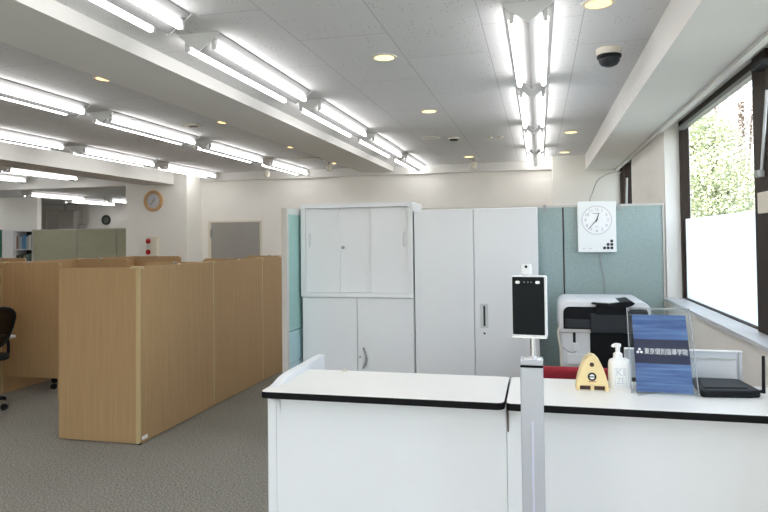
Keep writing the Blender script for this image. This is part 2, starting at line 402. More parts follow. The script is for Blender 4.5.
def downlight(x, y, m, lb, r=.064, lit=True):
    t = thing('downlight', lb, 'ceiling light', (x, y, 2.5), group='round recessed downlights')
    M().lathe([(r - .008, 0), (r - .008, -.004), (r + .006, -.004), (r + .008, 0)], (x, y, 2.5), 28).build('trim_ring', IVORY if lit else WHITE, t, smooth=True)
    M().lathe([(r - .009, -.0045), (r * .6, -.006), (.001, -.0065)], (x, y, 2.5), 28).build('lamp', m, t, smooth=True)
for x, y, m, lb in ((-.812, 3.40, WARM, 'large lit yellow downlight left of the straight light row'),
                    (-.823, 4.94, WARM, 'second lit yellow downlight further along the tiled ceiling'),
                    (-.82, 7.85, WARM, 'small lit downlight closest to the ledge of the back wall'),
                    (.31, 6.33, WARM, 'lit downlight right of the straight light row, nearer one'),
                    (.305, 7.80, WARM, 'lit downlight just in front of the corner pillar'),
                    (.263, 2.86, WARM2, 'amber downlight at the top edge near the domed camera'),
                    (-2.553, 3.37, WARM2, 'amber downlight half hidden by the shallow beam, nearest'),
                    (-2.553, 4.89, WARM2, 'amber downlight half hidden by the shallow beam, second nearest'),
                    (-2.553, 6.42, WARM2, 'amber downlight half hidden by the shallow beam, third nearest'),
                    (-2.553, 7.93, WARM2, 'amber downlight half hidden by the shallow beam, furthest')):
    downlight(x, y, m, lb)
downlight(-1.03, 6.27, IVORY, 'unlit pale round downlight beside the fourth light of the diagonal row', .09, False)
# domed camera
t = thing('dome_camera', 'black domed security camera with white base on the ceiling', 'security camera', (.378, 3.58, 2.5))
M().lathe([(.066, 0), (.068, -.006), (.066, -.034), (.05, -.036)], (.378, 3.58, 2.5), 28).build('base', IVORY, t, smooth=True)
M().lathe([(.064, -.036), (.062, -.048), (.056, -.052)], (.378, 3.58, 2.5), 28).build('collar', BLKP, t, smooth=True)
M().lathe([(.055, -.05), (.053, -.068), (.042, -.085), (.022, -.094), (.001, -.096)], (.378, 3.58, 2.5), 28).build('dome', DGREY, t, smooth=True)
# small ceiling fittings
t = thing('smoke_detector', 'round dark vented smoke detector on the tiled ceiling', 'smoke detector', (-.81, 6.34, 2.5))
M().lathe([(.06, 0), (.058, -.012), (.03, -.018)], (-.81, 6.34, 2.5), 24).build('base', IVORY, t, smooth=True)
M().lathe([(.045, -.014), (.04, -.026), (.001, -.028)], (-.81, 6.34, 2.5), 24).build('sensor', DGREY, t, smooth=True)
for x, lb in ((-.36, 'right'), (-.47, 'left')):
    tag(M().lathe([(.035, 0), (.034, -.008), (.012, -.012), (.001, -.02)], (x, 6.41, 2.5), 20).build('sprinkler_head', IVORY, smooth=True),
        lb + ' one of two small pale ceiling discs beside the straight light row', 'sprinkler', 'pale ceiling discs')
t = thing('ceiling_sensor', 'small square sensor with dark slot between two light rows', 'sensor', (-2.88, 4.93, 2.5))
B(-2.95, -2.81, 4.87, 4.99, 2.485, 2.5).build('base', IVORY, t, bevel=.004)
B(-2.90, -2.83, 4.90, 4.95, 2.481, 2.486).build('slot', BLKP, t)
def spot(x, y, lb, disc=None):
    t = thing('ceiling_spotlight', lb, 'ceiling light', (x, y, 2.5), group='small white spotlights near the back wall')
    M().lathe([(.055, 0), (.055, -.012), (.05, -.018)], (x, y, 2.5), 20).build('base', RAIL, t, smooth=True)
    M().cyl((x, y, 2.484), (x, y, 2.455), .012).build('stem', GREY, t, smooth=True)
    M().lathe([(.02, .0), (.038, -.012), (.04, -.06), (.034, -.085), (.026, -.088)], (x, y, 2.46), 20).build('head', IVORY, t, smooth=True)
spot(-.79, 8.10, 'white spotlight hanging above the tall white cabinet')
spot(-2.56, 7.66, 'white spotlight hanging at the end of the shallow beam')
spot(-3.62, 8.15, 'white spotlight hanging left, above the grey door side')
tag(M().lathe([(.17, 0), (.17, -.006), (.15, -.012), (.1, -.012), (.001, -.016)], (-2.72, 7.42, 2.5), 32).build('air_vent', RAIL, smooth=True),
    'flat round air vent disc beside the end of the shallow beam', 'air vent')

# ------------------------------------------------------------------ reception counter
ZC = .9
def rounded(x0, x1, y0, y1, r, corners=(1, 1, 1, 1), n=5):
    pts = []
    cs = [((x0, y0), 180), ((x1, y0), 270), ((x1, y1), 0), ((x0, y1), 90)]
    sg = [(1, 1), (-1, 1), (-1, -1), (1, -1)]
    for k, ((cx, cy), a) in enumerate(cs):
        if not corners[k]: pts.append((cx, cy)); continue
        c = (cx + sg[k][0] * r, cy + sg[k][1] * r)
        for i in range(n + 1):
            t = math.radians(a + 90 * i / n); pts.append((c[0] + r * math.cos(t), c[1] + r * math.sin(t)))
    return pts
def counter(name, x0, x1, lb, left_panel):
    t = thing(name, lb, 'reception counter', ((x0 + x1) / 2, 2.6, 0), group='white reception counters')
    # worktop: black edge band under and around, white laminate above
    if left_panel:
        out = [(x0, 2.375 + .02)] + [(x0 + .02 - .02 * math.cos(a), 2.375 + .02 - .02 * math.sin(a)) for a in (.4, .8, 1.2)] + [(x0 + .02, 2.375)]
        out += [(x1 - .025, 2.375), (x1 - .008, 2.382), (x1, 2.40), (x1, 2.81), (x1 - .01, 2.825), (x0 + .039, 2.825), (x0 + .039, 2.445), (x0, 2.445)]
    else:
        out = rounded(x0, x1, 2.375, 2.825, .02, (1, 0, 0, 1))
    M().prism(out, 'z', ZC - .028, ZC - .002).build('edge_band', BLACK, t, bevel=.003)
    inn = [(x + (.0015 if x < (x0 + x1) / 2 else -.0015), y + (.0015 if y < 2.6 else -.0015)) for x, y in out]
    M().prism(inn, 'z', ZC - .002, ZC).build('countertop', TOPW, t)
    yf = 2.45
    B(x0 + (.039 if left_panel else -.002), x1 + (.002 if left_panel else 0), yf, yf + .02, .06, ZC - .028).build('front_panel', WHITEL, t)
    B(x0 + .03, x1 - .004, yf + .03, yf + .05, 0, .06).build('plinth', DGREY, t)
    B(x1 - .034, x1 - .004, yf + .0205, 2.80, .01, ZC - .028).build('side_panel', WHITEL, t)
    B(x0 + .035, x1 - .036, yf + .03, 2.79, .45, .47).build('shelf', WHITEL, t)
    if left_panel:
        M().prism([(yf - .004, 0), (3.06, 0), (3.06, ZC + .027), (2.62, ZC + .025), (2.55, ZC + .018), (2.50, ZC + .005), (yf - .004, ZC - .001)], 'x', x0, x0 + .038).build('end_panel', WHITE, t, bevel=.003)
    else:
        B(x0 + .004, x0 + .028, yf + .0205, 2.80, .01, ZC - .028).build('side_panel', WHITEL, t)
    return t
def gusset(t, x0, x1, m, h=.095, dep=.072):
    yf = 2.449
    pts = [(yf, ZC - .030), (yf - dep, ZC - .030)]
    for i in range(1, 9):
        a = i / 8 * PI / 2
        pts.append((yf - dep + dep * math.sin(a), ZC - .030 - h + h * math.cos(a) if False else ZC - .030 - h * (1 - math.cos(a))))
    M().prism(pts, 'x', x0, x1).build('bracket', m, t)
c1 = counter('reception_counter', -1.092, -.134, 'left white reception counter with black edge and raised end panel', True)
gusset(c1, -1.048, -1.036, WHITE)
c2 = counter('reception_counter', -.128, .90, 'right white reception counter carrying the poster stand and pump bottle', False)
gusset(c2, -.1285, -.1225, mat('brown_bracket', (.10, .075, .05), .5, var=.03))
M().prism(rounded(.0, .022, 0, .012, .004), 'z', ZC, ZC + .006).build('tag', IVORY, None)
o = bpy.data.objects['tag']; o.name = 'paper_tab'; o.location = (-.885, 2.80, .0); tag(o, 'tiny cream tab lying at the back edge of the left counter', 'tab')

# ------------------------------------------------------------------ terminal on a pole
t = thing('face_scan_terminal', 'black screened white terminal on a silver column before the counter', 'scanner terminal', (-.031, 2.13, 0))
B(-.18, .12, 1.98, 2.28, 0, .012).build('base_plate', GREY, t, bevel=.004)
B(-.067, .005, 2.10, 2.16, .012, 1.085).build('column', ALU, t, bevel=.004)
B(-.0665, .0045, 2.101, 2.159, 1.085, 1.092).build('seam', BLACK, t)
B(-.067, .005, 2.10, 2.16, 1.092, 1.110).build('column_cap', ALU, t, bevel=.003)
B(-.035, -.028, 2.0965, 2.1005, .012, .915).build('light_strip', mat('milky_strip', (.62, .62, .74), .3, var=.01), t, bevel=.001)
M().lathe([(.03, 0), (.028, .004), (.013, .008)], (-.026, 2.13, 1.11), 20).build('collar', SILV, t, smooth=True)
M().cyl((-.026, 2.13, 1.115), (-.026, 2.13, 1.20), .0095, 14).build('stem', SILV, t, smooth=True)
R8 = Matrix.Translation((-.034, 2.118, 0)) @ Matrix.Rotation(math.radians(-7), 4, 'Z') @ Matrix.Translation((.034, -2.118, 0))
dv = M().prism(rounded(-.089, .021, 1.183, 1.378, .006), 'y', 2.105, 2.128).build('screen_housing', WHITE, t, bevel=.0015, tf=R8)
M().prism(rounded(-.0865, .0145, 1.189, 1.3735, .003), 'y', 2.1035, 2.1052).build('screen', mat('black_glass', (.006, .008, .011), .25, spec=.12), dv, tf=R8)
for xa in (-.076, -.013):
    M().prism(rounded(xa, xa + .014, 1.352, 1.361, .004), 'y', 2.102, 2.1036).build('lens', PAPER, dv, tf=R8)
for xa in (-.048, -.036, -.026):
    M().cyl((xa, 2.1036, 1.357), (xa, 2.1025, 1.357), .0018, 8).build('sensor_dot', GREY, dv, tf=R8)
B(-.088, .020, 2.098, 2.128, 1.179, 1.184).build('bottom_lip', SILV, dv, tf=R8)
s = B(-.058, -.026, 2.108, 2.125, 1.380, 1.414).build('sensor_module', WHITE, t, bevel=.003, tf=R8)
M().cyl((-.042, 2.1082, 1.406), (-.042, 2.1065, 1.406), .0045, 12).build('sensor_lens', BLKP, s, tf=R8)

# ------------------------------------------------------------------ storage cabinets
YC = 4.824
t = thing('storage_cabinet', 'low white two door storage cabinet under the sliding door cabinet', 'cabinet', (-1.40, YC + .2, 0), group='white steel cabinets')
B(-1.850, -.940, YC + .018, YC + .40, .0, 1.047).build('body', WHITE, t, bevel=.003)
B(-1.845, -1.396, YC, YC + .016, .06, 1.043).build('door', WHITE, t, bevel=.002)
dr = B(-1.391, -.945, YC, YC + .016, .06, 1.043).build('door', WHITE, t, bevel=.002)
pts = [(-1.345 + .03 * math.sin(PI * i / 10), YC - .004 - .022 * math.sin(PI * i / 10), .50 + .155 * i / 10) for i in range(11)]
M().tube(pts, .0085, 8).build('door_handle', GREY, dr, smooth=True)
M().cyl((-1.372, YC, .585), (-1.372, YC - .004, .585), .008, 14).build('lock', GREY, dr, smooth=True)
t = thing('sliding_door_cabinet', 'upper white cabinet with three sliding doors, stacked on the low one', 'cabinet', (-1.40, YC + .2, 1.05), group='white steel cabinets')
b = M().box(-1.852, -1.818, YC - .012, YC + .40, 1.05, 1.787).box(-.977, -.943, YC - .012, YC + .40, 1.05, 1.787)
b.box(-1.818, -.977, YC - .012, YC + .40, 1.752, 1.787).box(-1.818, -.977, YC - .012, YC + .40, 1.05, 1.082).box(-1.818, -.977, YC + .38, YC + .40, 1.082, 1.752)
b.build('body', WHITE, t)
for k, (xa, xb, yy) in enumerate(((-1.816, -1.532, .012), (-1.545, -1.268, .028), (-1.28, -.979, .012))):
    yd = YC + (.026 if k == 1 else .012)
    dd = B(xa, xb, yd, yd + .012, 1.083, 1.750).build('sliding_door', WHITE, t, bevel=.0015)
    if k != 1:
        hx = -1.785 if k == 0 else -1.012
        pts = [(hx + (.008 if k == 0 else -.008) * math.sin(PI * i / 8), yd - .001 - .007 * math.sin(PI * i / 8), 1.44 + .115 * i / 8) for i in range(9)]
        M().tube(pts, .0045, 8).build('door_pull', LGREY, dd, smooth=True)
    if k == 0: M().cyl((-1.508, yd + .014, 1.438), (-1.508, yd - .004, 1.438), .013, 16).build('lock', GREY, t, smooth=True)
t = thing('tall_cabinet', 'tall white two door cabinet right of the sliding door cabinet', 'cabinet', (-.47, YC + .2, 0), group='white steel cabinets')
B(-.935, -.011, YC + .018, YC + .40, 0, 1.722).build('body', WHITE, t, bevel=.003)
B(-.930, -.483, YC, YC + .016, .06, 1.719).build('door', WHITE, t, bevel=.002)
dr = B(-.477, -.014, YC, YC + .016, .06, 1.719).build('door', WHITE, t, bevel=.002)
h = M().prism(rounded(-.437, -.380, .83, 1.01, .006), 'y', YC - .003, YC).build('handle_plate', LGREY, dr, bevel=.001)
B(-.415, -.400, YC - .0045, YC - .003, .845, .995).build('handle_recess', DGREY, h)
M().cyl((-.408, YC, .79), (-.408, YC - .004, .79), .008, 14).build('lock', DGREY, dr, smooth=True)

# ------------------------------------------------------------------ teal office screens
YP = 5.25
t = thing('office_screen', 'teal fabric screen standing behind the copier and cabinets', 'screen', (-.5, YP, 0), group='teal office screens')
for x0, x1 in ((-1.86, -.86), (-.85, .178), (.192, .915)):
    B(x0, x1, YP + .004, YP + .036, .06, 1.735).build('fabric_panel', TEAL, t, bevel=.002)
B(.180, .190, YP + .002, YP + .038, .0, 1.745).build('post', DGREY, t)
B(-.859, -.851, YP + .002, YP + .038, .0, 1.745).build('post', DGREY, t)
B(.916, .928, YP - .004, YP + .04, .0, 1.752).build('post', RAIL, t)
B(-1.86, .916, YP, YP + .04, 1.735, 1.752).build('top_rail', RAIL, t)
B(-1.86, .916, YP, YP + .04, 0, .06).build('bottom_rail', RAIL, t)
t = thing('office_screen', 'teal side screen standing end-on left of the cabinets', 'screen', (-1.89, 4.9, 0), group='teal office screens')
B(-1.905, -1.873, 4.60, 5.24, .80, 1.70).build('upper_panel', TEALS, t, bevel=.001)
B(-1.905, -1.873, 4.60, 5.24, .06, .55).build('lower_panel', mat('pale_blue_panel', (.48, .62, .66), .5, var=.02, vscale=10), t, bevel=.001)
B(-1.905, -1.872, 4.60, 5.24, .555, .795).build('middle_panel', mat('pale_teal_panel', (.42, .62, .64), .5, var=.02, vscale=10), t, bevel=.001)
B(-1.912, -1.868, 4.56, 4.60, 0, 1.748).build('end_post', RAIL, t, bevel=.002)
B(-1.908, -1.870, 4.60, 5.24, 1.70, 1.746).build('top_rail', mat('pale_rail', (.58, .62, .60), .5, var=.02), t)
B(-1.908, -1.870, 4.60, 5.24, 0, .06).build('bottom_rail', RAIL, t)
for x, y, lb in ((.045, YP, 'small metal hook over the screen left of the joint'), (.605, YP, 'small metal hook over the screen right of the clock')):
    hk = M().box(x - .012, x + .012, y - .006, y - .001, 1.70, 1.755).box(x - .012, x + .012, y - .006, y + .046, 1.753, 1.757).box(x - .010, x + .010, y - .02, y - .006, 1.70, 1.706)
    tag(hk.build('hook', GREY), lb, 'hook', 'metal hooks over the screen')

# wall clock on the screen
t = thing('clock', 'square white clock with six black dots on the teal screen', 'clock', (.4345, YP - .03, 1.38))
yb = YP - .048
B(.293, .576, yb, YP - .001, 1.38, 1.775).build('case', mat('white_clock_plastic', (.87, .88, .87), .4, var=.01), t, bevel=.004)
cx, cz = .433, 1.628
M().lathe([(.106, .0), (.112, .0), (.112, .004), (.106, .004)], (cx, yb, cz), 48, 'y', True).build('dial_ring', LGREY, t, smooth=True)
dl = M().lathe([(.106, 0), (.106, .0015), (.001, .0015)], (cx, yb, cz), 48, 'y').build('dial', PAPER, t)
base = Vector((.4345, YP - .03, 1.38))
def at(x, y, z, rot=0): return Matrix.Translation(Vector((x, y, z)) - base) @ Matrix.Rotation(rot, 4, 'Y') @ UP
for k in range(1, 13):
    a = k * PI / 6
    text('numeral', str(k), .034, INKG, dl, at(cx + .083 * math.sin(a), yb - .002, cz + .083 * math.cos(a)))
def hand(ang, ln, w, tail, y, nm):
    c, s_ = math.cos(ang), math.sin(ang)
    P = [(-w, -tail), (w, -tail), (w * .6, ln), (-w * .6, ln)]
    P = [(cx + px * c + pz * s_, cz - px * s_ + pz * c) for px, pz in P]
    M().prism(P, 'y', yb - y - .001, yb - y).build(nm, INK, dl)
hand(math.radians(18), .058, .0045, .012, .004, 'hour_hand')
hand(math.radians(222), .098, .003, .012, .006, 'minute_hand')
B(cx - .028, cx + .022, yb - .003, yb - .002, cz + .050, cz + .056).build('dial_mark', INKG, dl)
B(cx - .012, cx + .012, yb - .003, yb - .002, cz - .052, cz - .049).build('dial_mark', INKG, dl)
for r_, n_ in enumerate((3, 2, 1)):
    for k in range(n_):
        x = .541 - .0265 * k; z = 1.413 + .0265 * r_
        M().prism(rounded(x - .0105, x + .0105, z - .0105, z + .0105, .006), 'y', yb - .0012, yb + .001).build('dot', INK, t)
B(.325, .345, yb - .001, yb + .001, 1.409, 1.412).build('print_mark', INKG, t)
B(.37, .395, yb - .001, yb + .001, 1.409, 1.412).build('print_mark', INKG, t)
def smoothpath(P, n=6):
    P = [Vector(p) for p in P]; out = []
    for i in range(len(P) - 1):
        p0 = P[max(i - 1, 0)]; p1 = P[i]; p2 = P[i + 1]; p3 = P[min(i + 2, len(P) - 1)]
        for k in range(n):
            u = k / n
            out.append(.5 * ((2 * p1) + (p2 - p0) * u + (2 * p0 - 5 * p1 + 4 * p2 - p3) * u * u + (3 * p1 - p0 - 3 * p2 + p3) * u ** 3))
    return out + [P[-1]]
tag(M().tube(smoothpath([(.388, 5.22, 1.775), (.391, 5.235, 1.80), (.413, 5.32, 1.842), (.488, 5.7, 1.976), (.625, 6.3, 2.082), (.76, 6.9, 2.151), (.86, 7.5, 2.20), (.95, 8.0, 2.26)]), .0045, 6).build('cable', GREY, smooth=True),
    'thin cable arching from the clock top to the narrow window', 'cable')
tag(M().tube(smoothpath([(.455, 5.232, 1.381), (.459, 5.242, 1.33), (.474, 5.242, 1.226), (.490, 5.242, 1.087), (.50, 5.242, .9)]), .003, 6).build('cable', GREY, smooth=True),
    'thin cable hanging down from the clock behind the copier', 'cable')

# ------------------------------------------------------------------ copier
CY = 4.50
t = thing('copier', 'white and black office copier in front of the teal screen', 'copier', (.42, CY + .3, 0))
x0, x1 = .135, .69
B(x0, x1, CY, CY + .58, .04, .875).build('body', WHITE, t, bevel=.012)
B(.318, .655, CY - .004, CY + .3, .42, .895).build('paper_bay', BLKP, t)
# big rounded white hood with a dark scanner face
pts = []
xa, xb, za, zb, r = .122, .70, .86, 1.068, .06
for cxx, czz, a0 in ((xb - r, zb - r, 0), (xa + r, zb - r, 90)):
    for i in range(8):
        a = math.radians(a0 + 90 * i / 7); pts.append((cxx + r * math.cos(a), czz + r * math.sin(a)))
pts += [(xa, za), (xb, za)]
hd = M().prism(pts, 'y', CY - .02, CY + .56).build('hood', WHITE, t, bevel=.008, smooth=True)
pts2 = []
xa2, xb2, za2, zb2, r2 = .148, .682, .885, 1.033, .04
for cxx, czz, a0 in ((xb2 - r2, zb2 - r2, 0), (xa2 + r2, zb2 - r2, 90)):
    for i in range(6):
        a = math.radians(a0 + 90 * i / 5); pts2.append((cxx + r2 * math.cos(a), czz + r2 * math.sin(a)))
pts2 += [(xa2, za2), (xb2, za2)]
M().prism(pts2, 'y', CY - .026, CY - .018).build('scanner_face', BLKP, hd)
M().prism([(.16, .895), (.318, .895), (.318, .95), (.16, .955)], 'y', CY - .06, CY - .026).build('control_panel', DGREY, t, bevel=.006)
M().prism([(.32, .865), (.65, .865), (.65, .99), (.32, .99)], 'y', CY - .05, CY - .026).build('front_door', DGREY, t, bevel=.006)
# document feeder lying on the hood, raised tray
fd = M().prism([(.355, .98), (.355, 1.04), (.375, 1.06), (.43, 1.06), (.50, 1.035), (.55, 1.005), (.55, .98)], 'y', CY - .05, CY + .3).build('document_feeder', BLKP, t, bevel=.006)
M().prism([(.325, 1.058), (.335, 1.066), (.44, 1.058), (.575, 1.078), (.60, 1.062), (.58, 1.045), (.50, 1.020), (.42, 1.035)], 'y', CY - .06, CY + .24).build('feeder_tray', BLKP, t, bevel=.004)
B(.208, .226, CY - .004, CY, .785, .862).build('slot', INK, t)
B(.205, .245, CY - .02, CY, .735, .79).build('sensor_box', WHITEL, t, bevel=.004)
B(.17, .285, CY - .03, CY, .65, .715).build('note_box', WHITEL, t, bevel=.004)
M().tube(smoothpath([(.128, CY - .01, .90), (.112, CY - .01, .86), (.122, CY - .005, .78), (.128, CY - .01, .70), (.13, CY - .01, .60)]), .007, 8).build('side_cable', IVORY, t, smooth=True)
M().tube(smoothpath([(.14, CY - .008, .76), (.17, CY - .012, .735), (.21, CY - .012, .725), (.23, CY - .01, .74)]), .003, 6).build('sensor_cable', GREY, t, smooth=True)

# ------------------------------------------------------------------ red chair behind the counter
t = thing('office_chair', 'dark red chair back just showing behind the right counter', 'chair', (.16, 3.35, 0))
B(-.07, .395, 3.10, 3.15, .52, .893).build('backrest', RED, t, bevel=.02, seg=3)
B(-.06, .385, 3.16, 3.58, .42, .49).build('seat', RED, t, bevel=.02, seg=3)
B(.14, .18, 3.13, 3.2, .40, .56).build('back_support', BLKP, t)
M().cyl((.16, 3.37, .08), (.16, 3.37, .42), .025).build('column', SILV, t, smooth=True)
for k in range(5):
    a = 2 * PI * k / 5 + .3
    l = M().cyl((.16, 3.37, .10), (.16 + .27 * math.cos(a), 3.37 + .27 * math.sin(a), .06), .02, 8, .013).build('leg', BLKP, t, smooth=True)
    M().cyl((.16 + .27 * math.cos(a) - .012, 3.37 + .27 * math.sin(a), .03), (.16 + .27 * math.cos(a) + .012, 3.37 + .27 * math.sin(a), .03), .03, 14).build('caster', BLKP, l, smooth=True)

# ------------------------------------------------------------------ things on the right counter
# yellow arched device
t = thing('counter_device', 'cream yellow arched device with round black badge on the counter', 'device', (.1915, 2.66, ZC))
prof = [(-.0615, 0), (-.060, .022), (-.052, .060), (-.040, .098), (-.027, .127), (-.014, .142), (0, .147)]
prof = prof + [(-x, z) for x, z in prof[::-1][1:]]
low = [(.0615 - .0, 0), (.047, 0), (.047, .019), (-.047, .019), (-.047, 0)]
outline = [(x, z * .925) for x, z in prof] + low[1:]
M().prism([(.1915 + x, ZC + z) for x, z in outline], 'y', 2.625, 2.70).build('shell', YEL, t, bevel=.003)
B(.1450, .238, 2.640, 2.69, ZC + .001, ZC + .018).build('slot', mat('brown_slot', (.07, .03, .02), .5), t)
B(.185, .198, 2.632, 2.64, ZC + .001, ZC + .018).build('slot_divider', YEL, t)
B(.142, .241, 2.628, 2.69, ZC, ZC + .0015).build('base_plate', IVORY, t)
M().cyl((.1905, 2.6255, ZC + .102), (.1905, 2.6235, ZC + .102), .0085, 18).build('hole', mat('dark_brown_lens', (.05, .015, .01), .3), t)
bd = M().cyl((.1905, 2.6255, ZC + .055), (.1905, 2.6235, ZC + .055), .0165, 26).build('badge', INK, t)
M().cyl((.1905, 2.6236, ZC + .055), (.1905, 2.6228, ZC + .055), .0095, 20).build('badge_centre', PAPER, bd)
B(.180, .201, 2.6222, 2.6229, ZC + .053, ZC + .057).build('badge_bar', INK, bd)
B(.176, .205, 2.6240, 2.6252, ZC + .035, ZC + .037).build('print_mark', REDL, t)
B(.187, .195, 2.6240, 2.6252, ZC + .023, ZC + .025).build('print_mark', INKG, t)
# pump bottle
bx, by = .301, 2.70
t = thing('pump_bottle', 'white pump dispenser bottle between yellow device and poster stand', 'bottle', (bx, by, ZC))
o = rounded(bx - .043, bx + .043, by - .026, by + .026, .02, n=6)
b = M(); rings = [(0.94, 0), (1, .004), (1, .092), (.97, .103), (.86, .111), (.62, .116), (.42, .118)]
vs = []; n = len(o)
for s_, z in rings: vs += [(bx + (x - bx) * s_, by + (y - by) * min(1, s_ * 1.1), ZC + z) for x, y in o]
fs = [(i * n + k, i * n + (k + 1) % n, (i + 1) * n + (k + 1) % n, (i + 1) * n + k) for i in range(len(rings) - 1) for k in range(n)]
b.add(vs, fs + [tuple(range(n))[::-1], tuple(range((len(rings) - 1) * n, len(rings) * n))])
BW = mat('white_bottle_plastic', (.88, .88, .88), .35, var=.01)
bo = b.build('body', BW, t, smooth=True)
M().lathe([(.018, .116), (.018, .133), (.016, .137), (.009, .140), (.0085, .160), (.013, .162), (.013, .173), (.006, .175)], (bx - .006, by, ZC), 20).build('pump_collar', BW, t, smooth=True)
M().tube(smoothpath([(bx + .004, by, ZC + .168), (bx - .012, by - .002, ZC + .170), (bx - .022, by - .004, ZC + .167), (bx - .026, by - .005, ZC + .161)]), .0065, 10).build('pump_nozzle', BW, t, smooth=True)
lb = M(); z0, z1, a0, a1 = ZC + .012, ZC + .082, bx - .021, bx + .021; yy = by - .0262
for q in ((a0, a1, z0, z0 + .0015), (a0, a1, z1 - .0015, z1), (a0, a0 + .0015, z0, z1), (a1 - .0015, a1, z0, z1)): lb.box(q[0], q[1], yy - .0008, yy + .001, q[2], q[3])
lb.build('label_frame', INKL, bo)
base = Vector((bx, by, ZC))
def at2(x, y, z): return Matrix.Translation(Vector((x, y, z)) - base) @ UP
text('lettering', 'KI', .040, INKL, bo, at2(bx, yy - .0005, ZC + .064), width=.030)
text('lettering', 'ZE', .036, INKL, bo, at2(bx, yy - .0005, ZC + .031), width=.030)

# acrylic poster stand: local frame, x along the sheet, leaning back
PS = (.450, 2.605, ZC); t = thing('poster_stand', 'clear acrylic stand holding a blue poster with white lettering', 'sign', PS, math.radians(-3))
W = .118; LEAN = Matrix.Translation((0, 0, .004)) @ Matrix.Rotation(math.radians(-30), 4, 'X')
H = .350
M().prism(rounded(-W, W, 0, H, .006), 'y', .004, .007).build('back_sheet', ACRYL, t, local=True, tf=LEAN)
M().prism(rounded(-W, W, 0, H, .006), 'y', -.003, -.0005).build('front_sheet', ACRYL, t, local=True, tf=LEAN)
B(-W + .02, W, -.035, .14, 0, .004).build('foot_sheet', ACRYL, t, local=True)
po = B(-.0985, .1005, .0005, .0025, .006, .322).build('poster', POSTER, t, local=True, tf=LEAN)
B(-.0985, .1005, -.0004, .0004, .118, .217).build('navy_band', NAVY, po, local=True, tf=LEAN)
text('lettering', '東京個別指導学院', .027, PAPER, po, LEAN @ Matrix.Translation((.0165, -.0006, .166)) @ UP, extrude=.0003, width=.156, bold=.0001)
for dx, dz in ((-.0065, -.004), (.0065, -.004), (0, .0075)):
    M().cyl((-.079 + dx, -.0004, .167 + dz), (-.079 + dx, -.0012, .167 + dz), .0052, 16).build('logo_dot', PAPER, po, local=True, tf=LEAN)
ed = M()
for q in ((-W, -W + .003, 0, H), (W - .003, W, 0, H), (-W, W, H - .003, H)): ed.box(q[0], q[1], -.0045, .0075, q[2], q[3])
ed.build('edge_rim', clear('acrylic_edge', (.82, .85, .87), .10, .1, .25), t, local=True, tf=LEAN)
for sx in (-1, 1):
    M().cyl((sx * (W - .008), -.006, H - .008), (sx * (W - .008), .009, H - .008), .003, 12).build('rivet', GREY, t, local=True, tf=LEAN)
    M().cyl((sx * (W - .008), -.006, .010), (sx * (W - .008), .009, .010), .003, 12).build('rivet', GREY, t, local=True, tf=LEAN)

# grey document box behind the stand
t = thing('document_box', 'flat silver grey box standing behind the poster stand', 'box', (.575, 2.90, ZC))
GB = mat('translucent_grey', (.62, .65, .70), .35, var=.02, vscale=12)
M().prism(rounded(.345, .800, ZC, ZC + .120, .004), 'y', 2.905, 2.93).build('back_board', GB, t, bevel=.002)
B(.345, .800, 2.895, 2.93, ZC + .1205, ZC + .123).build('lid', PAPER, t, bevel=.001)
B(.60, .772, 2.885, 2.905, ZC + .008, ZC + .092).build('front_pocket', mat('pocket_grey', (.70, .72, .75), .4, var=.02), t, bevel=.002)
B(.60, .772, 2.880, 2.905, ZC + .093, ZC + .098).build('pocket_lip', LGREY, t)
B(.785, .790, 2.895, 2.905, ZC + .004, ZC + .115).build('side_strip', LGREY, t)
B(.37, .45, 2.898, 2.905, ZC + .03, ZC + .075).build('mark_panel', LGREY, t)
# black router with antenna
t = thing('router', 'low black router with an upright antenna at the counter end', 'router', (.68, 2.70, ZC))
pl = [(.573, 2.600), (.578, 2.590), (.745, 2.612), (.782, 2.628), (.784, 2.65), (.765, 2.815), (.755, 2.825), (.60, 2.825), (.588, 2.815)]
M().prism(pl, 'z', ZC + .001, ZC + .027).build('casing', BLKP, t, bevel=.006)
pl2 = [(.590, 2.632), (.745, 2.652), (.742, 2.805), (.607, 2.805)]
M().prism(pl2, 'z', ZC + .027, ZC + .031).build('top_grille', DGREY, t, bevel=.001)
M().cyl((.775, 2.66, ZC + .016), (.803, 2.662, ZC + .016), .006, 10).build('antenna_hinge', BLKP, t, smooth=True)
M().cyl((.802, 2.662, ZC + .010), (.804, 2.662, ZC + .148), .0062, 12, .0055).build('antenna', BLKP, t, smooth=True)

